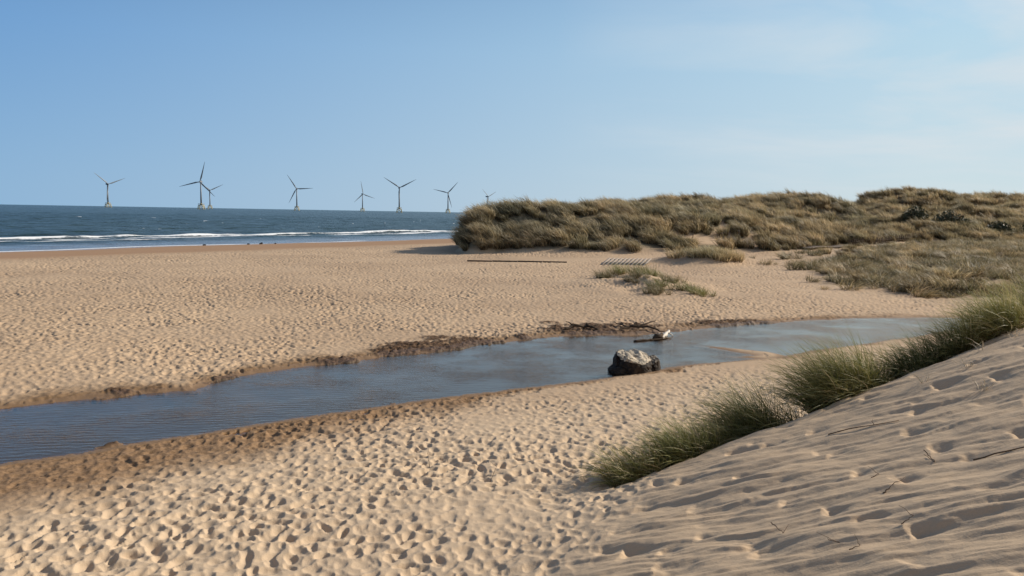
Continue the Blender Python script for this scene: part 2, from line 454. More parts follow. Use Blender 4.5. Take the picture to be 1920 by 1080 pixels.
# ---- sand
m = Mat("sand")
p = m.pos()
n_big = m.noise(0.12, 3, .5, p); n_mid = m.noise(1.3, 5, .6, p); n_fine = m.noise(70, 3, .6, p); n_spk = m.noise(14, 4, .7, p)
dry = m.mix(m.ramp(n_big, (.35, 0.0), (.65, 1.0)), (.44, .315, .205), (.53, .385, .25))
dry = m.mix(m.math('MULTIPLY', m.ramp(n_mid, (.4, 0.0), (.75, 1.0)), .35), dry, (.42, .285, .175))
nea = m.attr('slope')
dry = m.mix(m.math('MULTIPLY', m.attr('pale'), .6), dry, (.60, .465, .32))
dry = m.mix(nea, dry, (.54, .40, .262))
deb = m.attr('deb'); clod = m.attr('clod'); wb = m.attr('wetbank'); ws = m.attr('wetsea'); uw = m.attr('under'); veg = m.attr('veg'); gl = m.attr('gloss')
dcol = m.mix(m.ramp(n_spk, (.30, 0.0), (.55, 1.0)), (.13, .08, .042), (.285, .178, .098))
c = m.mix(m.math('MULTIPLY', deb, 1.0), dry, dcol)
c = m.mix(m.math('MULTIPLY', ws, .9), c, (.36, .215, .12))
c = m.mix(wb, c, (.22, .135, .07))
ccol = m.mix(m.ramp(n_spk, (.40, 0.0), (.62, 1.0)), (.035, .02, .012), (.17, .10, .055))
c = m.mix(clod, c, ccol)
vcol = m.mix(m.ramp(m.noise(3, 5, .6, p), (.35, 0.0), (.65, 1.0)), (.10, .085, .05), (.22, .175, .11))
c = m.mix(veg, c, vcol)
c = m.mix(uw, c, (.11, .078, .048))
vor = m.n('ShaderNodeTexVoronoi'); vor.inputs['Scale'].default_value = 1.7; m.l(p, vor.inputs['Vector'])
sepc = m.n('ShaderNodeSeparateColor'); m.l(vor.outputs['Color'], sepc.inputs[0])
spot = m.math('MULTIPLY', m.math('LESS_THAN', vor.outputs['Distance'], m.math('MULTIPLY', sepc.outputs[1], .06)), m.math('LESS_THAN', sepc.outputs[0], .22))
c = m.mix(m.math('MULTIPLY', spot, m.math('SUBTRACT', m.math('SUBTRACT', 1.0, uw), nea), clamp=True), c, (.09, .06, .04))
fine = m.mix(n_fine, (.88, .88, .88), (1.10, 1.10, 1.10))
c = m.mix(1.0, c, fine, 'MULTIPLY')
rg = m.math('SUBTRACT', 0.93, m.math('MULTIPLY', gl, 0.72))
wtx = m.noise(9, 4, .65, m.pos(.33, 2.2, 1, R(17)))
hgt = m.math('ADD', m.math('ADD', m.math('MULTIPLY', n_spk, 1.0), m.math('MULTIPLY', n_fine, 0.45)), m.math('MULTIPLY', m.math('MULTIPLY', wtx, nea), 1.6))
bst = m.math('SUBTRACT', 1.0, gl)
b = m.n('ShaderNodeBump'); b.inputs['Distance'].default_value = 0.012; m.l(hgt, b.inputs['Height']); m.l(m.math('MULTIPLY', bst, 0.55), b.inputs['Strength'])
SAND = m.end(m.pbr(c, rg, m.math('ADD', 0.15, m.math('MULTIPLY', gl, .6)), b.outputs[0]))

# ---- stream water
m = Mat("stream_water")
p1 = m.pos(1.0, 1.0, 1, 0)
wv = m.n('ShaderNodeTexWave', wave_type='BANDS', bands_direction='Y', wave_profile='SIN')
wv.inputs['Scale'].default_value = 1.7; wv.inputs['Distortion'].default_value = 7.0; wv.inputs['Detail'].default_value = 2.5; wv.inputs['Detail Scale'].default_value = 1.2
m.l(m.pos(.55, 1.0, 1, R(-20)), wv.inputs['Vector'])
nA = m.noise(7.0, 4, .6, m.pos(.5, 1.2, 1, R(-15))); nB = m.noise(.45, 2, .5, m.pos())
amp = m.ramp(nB, (.38, .25), (.62, 1.0))
hh = m.math('ADD', m.math('MULTIPLY', wv.outputs[1], .20), m.math('MULTIPLY', nA, 1.1))
hh = m.math('MULTIPLY', hh, amp)
bn = m.bump(hh, 0.020, 1.0)
gls = m.n('ShaderNodeBsdfGlossy'); gls.inputs['Roughness'].default_value = 0.06; gls.inputs[0].default_value = (.97, .92, .85, 1)
m.l(bn, gls.inputs['Normal'])
trn = m.n('ShaderNodeBsdfTransparent'); trn.inputs[0].default_value = (.74, .66, .54, 1)
geo_ = m.n('ShaderNodeNewGeometry')
vd = m.n('ShaderNodeVectorMath', operation='DOT_PRODUCT'); m.l(geo_.outputs['Incoming'], vd.inputs[0]); m.l(bn, vd.inputs[1])
cs_ = m.math('ABSOLUTE', vd.outputs['Value'])
frs = m.math('ADD', .025, m.math('MULTIPLY', .975, m.math('POWER', m.math('SUBTRACT', 1.0, cs_, clamp=True), 4.6)))
mx = m.n('ShaderNodeMixShader'); m.l(frs, mx.inputs[0]); m.l(trn.outputs[0], mx.inputs[1]); m.l(gls.outputs[0], mx.inputs[2])
STREAMW = m.end(mx.outputs[0])

# ---- sea
m = Mat("sea_water")
foam = m.attr('foam'); shal = m.attr('shallow')
ps = m.pos(1, 1, 1, 0)
rot = m.pos(.5, 1.0, 1, R(33.6))
s1 = m.noise(.8, 5, .62, m.pos(1.0, 1.0, 1, 0)); s2 = m.noise(.05, 5, .6, ps)
hgt = m.math('ADD', m.math('MULTIPLY', s1, .45), m.math('MULTIPLY', s2, 3.0))
bn = m.bump(hgt, 0.8, 1.0)
wc = m.mix(m.ramp(m.noise(.012, 4, .6, ps), (.35, 0.0), (.65, 1.0)), (.015, .036, .034), (.030, .050, .044))
wc = m.mix(shal, wc, (.15, .14, .145))
sea = m.pbr(wc, m.math('SUBTRACT', .25, m.math('MULTIPLY', shal, .12)), m.math('ADD', .06, m.math('MULTIPLY', shal, .28)), bn)
fm = m.n('ShaderNodeBsdfDiffuse'); fm.inputs[0].default_value = (.85, .86, .86, 1)
fn = m.noise(1.1, 5, .7, m.pos(1, 1, 1))
ff = m.math('MULTIPLY', m.math('SUBTRACT', m.math('ADD', foam, m.math('MULTIPLY', fn, .6)), .62), 4.0, clamp=True)
mx = m.n('ShaderNodeMixShader'); m.l(ff, mx.inputs[0]); m.l(sea, mx.inputs[1]); m.l(fm.outputs[0], mx.inputs[2])
SEAM = m.end(mx.outputs[0])

# ---- grass
def grass_mat(name, base, mid, tip, dead, sat=1.0, scale=.25, dl=.6, iv=((.75, .77, .75), (1.15, 1.15, 1.1))):
    m = Mat(name)
    t = m.attr('t'); r = m.attr('rnd')
    info = m.n('ShaderNodeObjectInfo').outputs['Random']
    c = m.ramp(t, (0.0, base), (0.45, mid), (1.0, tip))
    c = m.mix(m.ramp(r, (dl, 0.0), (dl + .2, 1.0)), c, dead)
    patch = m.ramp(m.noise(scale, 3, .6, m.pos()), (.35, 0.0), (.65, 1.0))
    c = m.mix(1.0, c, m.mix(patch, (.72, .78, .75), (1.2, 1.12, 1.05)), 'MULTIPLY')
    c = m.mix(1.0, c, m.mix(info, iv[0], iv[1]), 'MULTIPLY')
    d = m.pbr(c, .55, .3)
    tl = m.n('ShaderNodeBsdfTranslucent'); m.l(c, tl.inputs[0])
    mx = m.n('ShaderNodeMixShader'); mx.inputs[0].default_value = .3
    m.l(d, mx.inputs[1]); m.l(tl.outputs[0], mx.inputs[2])
    return m.end(mx.outputs[0])
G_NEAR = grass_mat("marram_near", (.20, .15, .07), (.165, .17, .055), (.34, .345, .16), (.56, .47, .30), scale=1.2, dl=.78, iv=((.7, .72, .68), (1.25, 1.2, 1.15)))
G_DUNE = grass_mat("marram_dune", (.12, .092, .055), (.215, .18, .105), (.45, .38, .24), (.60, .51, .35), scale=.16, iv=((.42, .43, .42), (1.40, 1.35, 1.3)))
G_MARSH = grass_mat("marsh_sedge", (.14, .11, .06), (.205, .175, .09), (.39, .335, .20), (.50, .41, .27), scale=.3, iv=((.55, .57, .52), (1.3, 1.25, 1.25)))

def simple(name, c1, c2, scale=3, rough=.7, spec=.3, bd=0.0, stretch=(1, 1, 1)):
    m = Mat(name); o = m.objc(); mp = m.n('ShaderNodeMapping'); mp.inputs['Scale'].default_value = stretch; m.l(o, mp.inputs[0])
    n = m.noise(scale, 6, .65, mp.outputs[0])
    c = m.mix(m.ramp(n, (.35, 0.0), (.65, 1.0)), c1, c2)
    nr = m.bump(n, bd, 1.0) if bd else None
    return m.end(m.pbr(c, rough, spec, nr))
STEEL = simple("turbine_grey", (.20, .225, .25), (.24, .265, .29), .05, .5, .4)
YELLOW = simple("foundation_yellow", (.50, .42, .20), (.56, .47, .24), .1, .6, .3)
GREYS = simple("platform_grey", (.16, .15, .14), (.22, .21, .20), .2, .7, .2)
DARKW = simple("dark_wood", (.035, .022, .014), (.11, .075, .045), 9, .85, .2, .006, (1, 1, 5))
PALEW = simple("bleached_wood", (.62, .55, .45), (.78, .72, .62), 7, .8, .2, .004, (4, 1, 1))
GREYW = simple("weathered_wood", (.24, .20, .17), (.38, .32, .26), 5, .85, .2, .003, (1, 6, 1))
TWIG = simple("twig_bark", (.07, .045, .03), (.17, .12, .08), 30, .9, .1)
STRAW = simple("dry_straw", (.55, .48, .36), (.70, .63, .50), 30, .8, .2)

# ================================================================== ground
def polar(azs, rs):
    a, r = np.meshgrid(azs, rs)
    x = r * np.sin(a); y = r * np.cos(a)
    nr, na = x.shape
    i = np.arange(nr - 1)[:, None] * na + np.arange(na - 1)[None, :]
    F = np.stack([i, i + 1, i + na + 1, i + na], -1).reshape(-1, 4)
    return x.ravel(), y.ravel(), F
def geo(a, b, k):
    n = max(2, int(math.log(b / a) / math.log(1 + k)))
    return list(np.geomspace(a, b, n, endpoint=False))
az = np.concatenate([np.arange(-180, -48, 3.0), np.arange(-48, -40, .4), np.arange(-40, 40, .056), np.arange(40, 48, .4), np.arange(48, 181, 3.0)])
az[-1] = 180.0
rs = np.array([0.05] + geo(.6, 4.6, .05) + geo(4.6, 42, .0030) + geo(42, 130, .0042) + geo(130, 300, .008) + geo(300, 6000, .08) + [6000])
X, Y, F = polar(np.radians(az), rs)
Z, A = terrain(X, Y)
under = (A['sd'] < -0.02).astype(np.float32)
gloss = np.clip(sst(98, 103.5, A['sw']) * 0.95 + 0.35 * A['wetbank'] * (A['sd'] < .35), 0, 1)
slope_attr = sst(0.05, 0.5, A['nd'])
ground = np_mesh("sand_ground", np.stack([X, Y, Z], 1), F[:, ::-1], SAND,
    dict(deb=A['deb'], clod=A['clod'], wetbank=A['wetbank'], wetsea=A['wetsea'], under=under, veg=A['veg'], gloss=gloss, slope=slope_attr, pale=np.where(A['farside'], 0, sst(.3, 4.0, A['sd']))))
ground['kind'] = 'structure'

# stream surface
def grid(x0, x1, nx, y0, y1, ny):
    xs = np.linspace(x0, x1, nx); ys = np.linspace(y0, y1, ny)
    a, b = np.meshgrid(xs, ys)
    i = np.arange(ny - 1)[:, None] * nx + np.arange(nx - 1)[None, :]
    return a.ravel(), b.ravel(), np.stack([i, i + 1, i + nx + 1, i + nx], -1).reshape(-1, 4)
x, y, f = grid(-62, 36, 250, -19, 37, 150)
_, A2 = terrain(x, y, False)
keep = (A2['sd'] < 0.45)[f].any(1)
used = np.unique(f[keep]); mp_ = np.zeros(len(x), int); mp_[used] = np.arange(len(used))
st = np_mesh("stream", np.stack([x[used], y[used], 0 * x[used]], 1), mp_[f[keep]], STREAMW)
st['kind'] = 'structure'

# ---- sea
az = np.concatenate([np.arange(-75, -46, .5), np.arange(-46, 4, .06), np.arange(4, 60, 1.0)])
rs = np.array(geo(60, 100, .02) + geo(100, 700, .0035) + geo(700, 3000, .012) + geo(3000, 45000, .12) + [45000])
x, y, f = polar(np.radians(az), rs)
s = x * -0.833 + y * 0.553; t = x * 0.553 + y * 0.833
r = np.hypot(x, y)
dep = sst(104, 190, s)
sw = s + 6 * fbm(t / 40, s / 60, 201, 2)
hgt = (0.18 + .32 * dep) * (fbm(sw / 8.5, t / 26, 203, 3) + 0.5 * fbm(sw / 3.2, t / 7, 205, 3)) * sst(2800, 600, r)
hgt = hgt * sst(100, 125, s)
# breaker: a steep little wave front with foam spilling shorewards
s0 = 147 + 2.2 * fbm(t / 30, t * 0, 211, 3)
front = s - s0
brk = (0.30 + 0.30 * fbm(t / 9, t * 0 + 3, 213, 3))
hgt = hgt + brk * np.exp(-np.where(front > 0, front / 2.6, -front / 0.9) ** 2)
foam = np.exp(-np.where(front > 0.5, (front - .5) / 0.8, -(front - .5) / 1.7) ** 2) * (.80 + .55 * fbm(t / 4, s / 1.5, 215, 4))
foam = np.maximum(foam, (.62 * np.exp(-((s - s0 + 4.5) / 2.2) ** 2) + .5 * fbm(t / 7, s / 1.2, 217, 3)) * (s < s0) * (s > s0 - 9))
for k, (so, wd, am, th) in enumerate([(133, .5, .85, .10), (122, .45, .85, .22), (113, .5, .9, .10), (107, .6, .9, -.05), (152.5, 1.0, .85, .15), (163, .6, .8, .35)]):
    ss = so + 2.5 * fbm(t / 22, t * 0, 221 + k, 3)
    seg = sst(th, th + .15, fbm(t / 28, t * 0 + 9, 231 + k, 2))
    foam = np.maximum(foam, am * seg * np.exp(-((s - ss) / wd) ** 2))
    hgt = hgt + .14 * seg * np.exp(-((s - ss) / 1.2) ** 2)
cap = sst(.80, .92, fbm(s / 2.4, t / 7, 241, 3) + .25 * fbm(s / 60, t / 60, 243, 2)) * sst(160, 200, s)
foam = np.maximum(foam, .85 * cap * sst(1600, 400, r))
shal = sst(136, 108, s + 5 * fbm(t / 15, s / 6, 245, 3))
sea = np_mesh("sea", np.stack([x, y, SEA_Z + hgt], 1), f[:, ::-1], SEAM, dict(foam=foam, shallow=shal))
sea['kind'] = 'structure'

# ================================================================== grass blades
def blades(rng, n, base, rad, L, lean, spread=(.15, .55), droop=(.5, 1.3), width=.006, segs=6, disc=True, upb=0.0):
    """ribbon blades. base (n,3) offsets or None. lean: wind vector (x,y)."""
    if base is None:
        q = np.sqrt(rng.random(n)) * rad; a = rng.random(n) * 2 * pi
        base = np.stack([q * np.cos(a), q * np.sin(a), np.zeros(n)], 1)
        out = np.stack([np.cos(a), np.sin(a)], 1) * (q / max(rad, 1e-4))[:, None]
    else:
        a = rng.random(n) * 2 * pi; out = np.stack([np.cos(a), np.sin(a)], 1)
    ln = L[0] + (L[1] - L[0]) * rng.random(n) ** .8
    a2 = rng.random(n) * 2 * pi
    hv = out * .7 + .45 * np.stack([np.cos(a2), np.sin(a2)], 1)
    hv2 = hv * .45 + np.array(lean)[None, :]
    th0 = spread[0] + (spread[1] - spread[0]) * rng.random(n)
    th1 = th0 + droop[0] + (droop[1] - droop[0]) * rng.random(n)
    P = base.copy(); pts = [P.copy()]; sd = []
    side_r = rng.normal(size=(n, 3)) * .5; side_r[:, 1] += 0.0
    tw = []
    for k in range(segs):
        u = (k + .5) / segs
        th = th0 + (th1 - th0) * u ** 1.4
        h = hv * (1 - u) + hv2 * u; h = h / (np.linalg.norm(h, axis=1, keepdims=True) + 1e-6)
        d = np.concatenate([h * np.sin(th)[:, None], np.cos(th)[:, None]], 1)
        P = P + d * (ln / segs)[:, None]; pts.append(P.copy())
        sdv = np.cross(d, np.concatenate([h, np.zeros((n, 1))], 1) + side_r * .8); sdv /= np.linalg.norm(sdv, axis=1, keepdims=True) + 1e-6
        sd.append(sdv)
    sd.append(sd[-1])
    wd = width * (.7 + .6 * rng.random(n))
    V = []; T = []
    for k in range(segs + 1):
        u = k / segs
        wk = wd * (1.0 if u < .5 else max(.12, 1 - (u - .5) * 1.8))
        V.append(pts[k] - sd[k] * wk[:, None] / 2); V.append(pts[k] + sd[k] * wk[:, None] / 2); T += [u, u]
    V = np.stack(V, 1)                       # n, 2(segs+1), 3
    nv = 2 * (segs + 1)
    i = (np.arange(n) * nv)[:, None] + (np.arange(segs) * 2)[None, :]
    F = np.stack([i, i + 1, i + 3, i + 2], -1).reshape(-1, 4)
    t = np.tile(np.array(T), n); rn = np.repeat(rng.random(n), nv)
    return V.reshape(-1, 3), F, t, rn

# ---- tuft prototypes scattered by geometry nodes over the dunes
def scatter(name, label_kind, pts, rot, scl, idx, protos):
    coll = bpy.data.collections.new(name + "_kinds")
    for o in protos:
        for c in list(o.users_collection): c.objects.unlink(o)
        coll.objects.link(o)
    me = bpy.data.meshes.new(name)
    me.vertices.add(len(pts)); me.vertices.foreach_set("co", np.asarray(pts, np.float32).ravel())
    for k, v, ty in (("rot", rot, 'FLOAT_VECTOR'), ("scl", scl, 'FLOAT_VECTOR')):
        a = me.attributes.new(k, ty, 'POINT'); a.data.foreach_set("vector", np.asarray(v, np.float32).ravel())
    a = me.attributes.new("idx", 'INT', 'POINT'); a.data.foreach_set("value", np.asarray(idx, np.int32))
    o = link(bpy.data.objects.new(name, me))
    g = bpy.data.node_groups.new(name + "_scatter", 'GeometryNodeTree')
    g.interface.new_socket("Geometry", in_out='INPUT', socket_type='NodeSocketGeometry')
    g.interface.new_socket("Geometry", in_out='OUTPUT', socket_type='NodeSocketGeometry')
    gi = g.nodes.new('NodeGroupInput'); go = g.nodes.new('NodeGroupOutput')
    ci = g.nodes.new('GeometryNodeCollectionInfo'); ci.inputs[0].default_value = coll
    ci.inputs['Separate Children'].default_value = True; ci.inputs['Reset Children'].default_value = True
    mp2 = g.nodes.new('GeometryNodeMeshToPoints')
    ip = g.nodes.new('GeometryNodeInstanceOnPoints')
    def na(nm, ty):
        n = g.nodes.new('GeometryNodeInputNamedAttribute'); n.data_type = ty; n.inputs[0].default_value = nm
        return [q for q in n.outputs if q.enabled and q.name == 'Attribute'][0]
    g.links.new(gi.outputs[0], mp2.inputs[0]); g.links.new(mp2.outputs[0], ip.inputs['Points'])
    g.links.new(ci.outputs[0], ip.inputs['Instance']); ip.inputs['Pick Instance'].default_value = True
    g.links.new(na("idx", 'INT'), ip.inputs['Instance Index'])
    e2r = g.nodes.new('FunctionNodeEulerToRotation')
    g.links.new(na("rot", 'FLOAT_VECTOR'), e2r.inputs[0]); g.links.new(e2r.outputs[0], ip.inputs['Rotation'])
    g.links.new(na("scl", 'FLOAT_VECTOR'), ip.inputs['Scale'])
    g.links.new(ip.outputs[0], go.inputs[0])
    md = o.modifiers.new("scatter", 'NODES'); md.node_group = g
    o['kind'] = 'stuff'
    return o
def proto(name, seed, n, rad, L, lean, mat, width, segs, **k):
    rng = np.random.default_rng(seed)
    V, F, t, rn = blades(rng, n, None, rad, L, lean, width=width, segs=segs, **k)
    return np_mesh(name, V, F, mat, dict(t=t, rnd=rn))
rng = np.random.default_rng(5)
WIND = (-1.0, -0.25)
dp = [proto("marram_tuft_%s" % q, 10 + i, 130, .34, (.55, 1.45), (-1.3, -.2), G_DUNE, .034, 4, spread=(.05, .55), droop=(.5, 1.3)) for i, q in enumerate("abcdef")]
P = []; S = []
def cand(x0, x1, y0, y1, step, sc0):
    nx = int((x1 - x0) / step); ny = int((y1 - y0) / step)
    a, b = np.meshgrid(np.arange(nx), np.arange(ny))
    x = x0 + (a.ravel() + rng.random(nx * ny)) * step; y = y0 + (b.ravel() + rng.random(nx * ny)) * step
    return x, y
for (x0, x1, y0, y1, step, s_) in ((-14, 120, 68, 128, .60, 1.1), (0, 150, 128, 185, .85, 1.35), (60, 260, 185, 330, 1.5, 1.9)):
    x, y = cand(x0, x1, y0, y1, step, s_)
    k = (x / y < .86) & (x / y > -.12)
    x, y = x[k], y[k]
    z, A = terrain(x, y)
    clump = fbm(x / 1.7, y / 1.7, 301, 3)
    k = (A['dune'] * sst(-.50, -.30, fbm(x / 3.2, y / 3.2, 51, 4) + .25 * sst(2, 5, A['h']) + .3 * sst(110, 150, y)) * (0.50 + 1.3 * clump) > rng.random(len(x)) * .9 + .0)
    k &= bare(x, y) < rng.random(len(x))
    sg = s_ * (.62 + .55 * rng.random(k.sum())) * (1 + .45 * clump[k])
    P.append(np.stack([x[k], y[k], z[k] - .04], 1)); S.append(sg)
P = np.concatenate(P); S = np.concatenate(S)
n = len(P); print("dune tufts", n)
rot = np.stack([rng.normal(0, .10, n), rng.normal(0, .10, n), rng.normal(0.0, .45, n) + .35 * fbm(P[:, 0] / 9, P[:, 1] / 9, 305, 2)], 1)
scl = np.stack([S * 1.15, S * 1.15, S * (.8 + .3 * rng.random(n))], 1)
dg = scatter("dune_grass", '', P, rot, scl, rng.integers(0, 6, n), dp)

mpz = [proto("sedge_tuft_%s" % q, 40 + i, 90, .32, (.30, .70), (-.5, -.3), G_MARSH, .018, 3, spread=(.2, .9), droop=(.4, 1.2)) for i, q in enumerate("abcd")]
x, y = cand(14, 100, 42, 130, .42, 1)
k = (x / y < .86); x, y = x[k], y[k]
z, A = terrain(x, y)
cl_ = fbm(x / 1.3, y / 1.6, 311, 3)
dens = A['marsh'] * (.30 + 1.7 * cl_) * (1 - A['dune']) * sst(-.35, .0, fbm(x / 2.2, y / 3, 53, 4))
k = dens * (1 - bare(x, y)) > rng.random(len(x)) * .8
x, y, z = x[k], y[k], z[k]; n = len(x); print("marsh tufts", n)
S = (.5 + 1.1 * rng.random(n) ** 1.6) * (1 + .7 * cl_[k])
mg = scatter("marsh_grass", '', np.stack([x, y, z - .02], 1),
    np.stack([rng.normal(0, .1, n), rng.normal(0, .1, n), rng.random(n) * 6.28], 1), np.stack([S, S, S], 1), rng.integers(0, 4, n), mpz)

x, y = cand(14, 100, 40, 118, .95, 1)
k = (x / y < .86); x, y = x[k], y[k]
z, A = terrain(x, y)
cl_ = fbm(x / 3.5, y / 4.5, 321, 3)
k = (A['marsh'] * (1 - A['dune']) * (1 - bare(x, y)) * sst(-.0, .45, cl_ + .25 * sst(52, 75, y))) > rng.random(len(x))
x, y, z = x[k], y[k], z[k]; n = len(x); print("scrub", n)
S = .45 + .65 * rng.random(n)
bg_ = scatter("coarse_grass", '', np.stack([x, y, z - .03], 1),
    np.stack([rng.normal(0, .1, n), rng.normal(0, .1, n), rng.normal(0, .9, n)], 1), np.stack([S * 1.2, S * 1.2, S * .8], 1), rng.integers(0, 6, n),
    [q.copy() if 0 else bpy.data.objects.new("coarse_" + q.name, q.data) for q in dp])

# ================================================================== things
# ---- near clumps of marram along the crest of the slope
def clump(name, pts, n, L, lean, label, cat, group, mat=G_NEAR, width=.009, segs=8, seed=1, spread=(.05, .6), droop=(.5, 1.4), rad=.18):
    """pts: list of (x, y, radius, weight): one plant mass made of several crowns"""
    rng = np.random.default_rng(seed)
    wsum = sum(q[3] for q in pts)
    Vs = []; Fs = []; Ts = []; Rs = []; off = 0
    cx = sum(q[0] * q[3] for q in pts) / wsum; cy = sum(q[1] * q[3] for q in pts) / wsum
    cz = float(tz(cx, cy)[0])
    for q in pts:
        nn = int(n * q[3] / wsum)
        V, F, t, rn = blades(rng, nn, None, q[2], (L[0], L[1]), lean, width=width, segs=segs, spread=spread, droop=droop)
        # follow the ground at each root
        nv = 2 * (segs + 1)
        bx = V.reshape(nn, nv, 3)[:, 0, 0] + q[0]; by = V.reshape(nn, nv, 3)[:, 0, 1] + q[1]
        bz = tz(bx, by) - .03
        V = V.reshape(nn, nv, 3) + np.stack([np.full(nn, q[0] - cx), np.full(nn, q[1] - cy), bz - cz], 1)[:, None, :]
        Vs.append(V.reshape(-1, 3)); Fs.append(F + off); Ts.append(t); Rs.append(rn); off += nn * nv
    o = np_mesh(name, np.concatenate(Vs), np.concatenate(Fs), mat, dict(t=np.concatenate(Ts), rnd=np.concatenate(Rs)))
    o.location = (cx, cy, cz)
    return tag(o, label, cat, group)
GN = "clumps of marram grass along the edge of the near sand slope"
NG = [
 ([(1.75, 11.85, .18, .7), (2.0, 12.0, .2, 1), (2.3, 12.1, .22, 1)], 1000, (.28, .60), "low green grass clump at the lowest left end of the slope's grassy edge", 1),
 ([(2.75, 12.35, .25, 1.2), (3.1, 12.55, .25, 1)], 1700, (.38, .72), "short dark green grass clump second from the bottom of the slope's edge", 2),
 ([(3.45, 12.85, .25, 1), (3.85, 13.1, .28, 1)], 1600, (.36, .62), "flattened green grass clump third from the bottom of the slope's edge", 3),
 ([(4.25, 13.2, .26, 1.2), (4.6, 13.35, .22, 1)], 2200, (.60, 1.0), "dense brownish green grass clump standing upright just before the gap with dry straw", 4),
 ([(5.25, 13.9, .25, .8), (5.0, 14.2, .25, .8)], 600, (.40, .66), "thin green grass clump just behind the two tall ones", 5),
 ([(5.75, 13.45, .30, 1.5), (6.15, 13.6, .32, 1.5), (6.5, 13.9, .25, 1)], 3400, (.60, 1.05), "biggest and tallest marram grass clump with silvery arching blades, halfway up the slope's edge", 6),
 ([(7.0, 14.4, .35, 1), (7.35, 14.9, .35, 1)], 1400, (.45, .85), "sparse pale grass clump with sand showing through, beside the tallest clump", 7),
 ([(7.55, 14.1, .25, 1), (8.1, 14.3, .3, 1.2), (8.5, 14.2, .25, 1)], 2400, (.40, .75), "windswept green grass clump in front of the right end of the stream", 8),
 ([(9.2, 14.35, .3, 1.2), (9.7, 14.6, .3, 1)], 2200, (.45, .85), "arching grass clump with bleached blades near the right edge of the slope", 9),
 ([(10.9, 15.7, .5, 2), (11.7, 15.9, .5, 2), (11.0, 16.8, .5, 1)], 4000, (.65, 1.0), "tall dark olive grass mass at the far right, above all the other clumps", 10),
]
for pts, n, L, lab, sd_ in NG:
    L = (L[0] * .7, L[1] * 1.6); n = int(n * .8); pts = [(q[0], q[1], q[2] * .72, q[3]) for q in pts]
    clump("marram_grass_clump", pts, n, L, (-1.35, -.15), lab, "grass clump", GN, seed=sd_, spread=(.0, .95), droop=(.3, 1.7))

# ---- small tufts out on the sand
TG = "grass tufts on the sand beyond the stream"
TT = [(6.1, 50.2, .5, .45, "thin straw coloured tuft at the left end of the tufts beyond the stream"),
      (7.3, 52.0, .55, .55, "upright dark green tuft just below the slatted mat"),
      (8.5, 50.4, .6, .62, "tallest dark green tuft, right of the upright one below the slatted mat"),
      (8.7, 47.6, .5, .45, "round green tuft just under the tallest one"),
      (7.35, 45.6, .5, .32, "low sandy tuft under the upright dark green tuft"),
      (8.2, 42.5, .5, .42, "middle green tuft nearest the driftwood"),
      (7.6, 40.3, .5, .34, "lowest pale tuft, the one nearest the stream"),
      (9.8, 42.2, .5, .40, "leafy green tuft on the right side of the group"),
      (10.1, 40.6, .45, .30, "small low tuft at the bottom right of the group"),
      (9.5, 45.0, .45, .35, "small dark tuft at the top right of the group")]
for i, (x, y, rr, hh_, lab) in enumerate(TT):
    clump("grass_tuft", [(x - rr * .7, y, rr * .45, .8), (x + rr * .5, y + .3, rr * .5, 1.2), (x, y - .6, rr * .35, .5), (x + rr * 1.4, y - .3, rr * .25, .3)], 420, (hh_ * .6, hh_ * 2.1), (-.7, -.2), lab, "grass tuft", TG,
          mat=G_NEAR if i in (1, 2, 3, 5, 7, 8) else G_MARSH, width=.014, segs=4, seed=60 + i, spread=(.1, .8), droop=(.4, 1.2))
# mound bush
clump("reed_bed", [(15.0, 69.2, .9, .6), (16.6, 67.6, 1.0, 1.2), (18.2, 67.2, 1.1, 1.5), (19.6, 68.0, 1.0, 1.3), (18.6, 69.4, 1.0, .8)], 3000, (.4, 1.15), (-.5, -.2),
      "olive green bank of reedy grass on the low mound before the fence posts", "grass bank", None, mat=G_DUNE, width=.03, segs=4, seed=90, spread=(.05, .7), droop=(.3, 1.0))

# ---- tubes
def tube(P, Rr, k=8, seed=0, wob=.0):
    rng = np.random.default_rng(seed)
    P = [Vector(p) for p in P]; V = []; F = []
    prev = None
    for i, p in enumerate(P):
        d = (P[min(i + 1, len(P) - 1)] - P[max(i - 1, 0)]).normalized()
        u = d.orthogonal().normalized() if prev is None else (prev - d * prev.dot(d)).normalized()
        prev = u; v = d.cross(u)
        for j in range(k):
            a = 2 * pi * j / k; rr = Rr[i] * (1 + wob * rng.normal())
            V.append(tuple(p + u * (cos(a) * rr) + v * (sin(a) * rr)))
    for i in range(len(P) - 1):
        for j in range(k):
            F.append((i * k + j, i * k + (j + 1) % k, (i + 1) * k + (j + 1) % k, (i + 1) * k + j))
    n = len(V)
    V.append(tuple(P[0])); V.append(tuple(P[-1]))
    T = []
    for j in range(k):
        T.append((n, (j + 1) % k, j)); T.append((n + 1, (len(P) - 1) * k + j, (len(P) - 1) * k + (j + 1) % k))
    return V, F, T
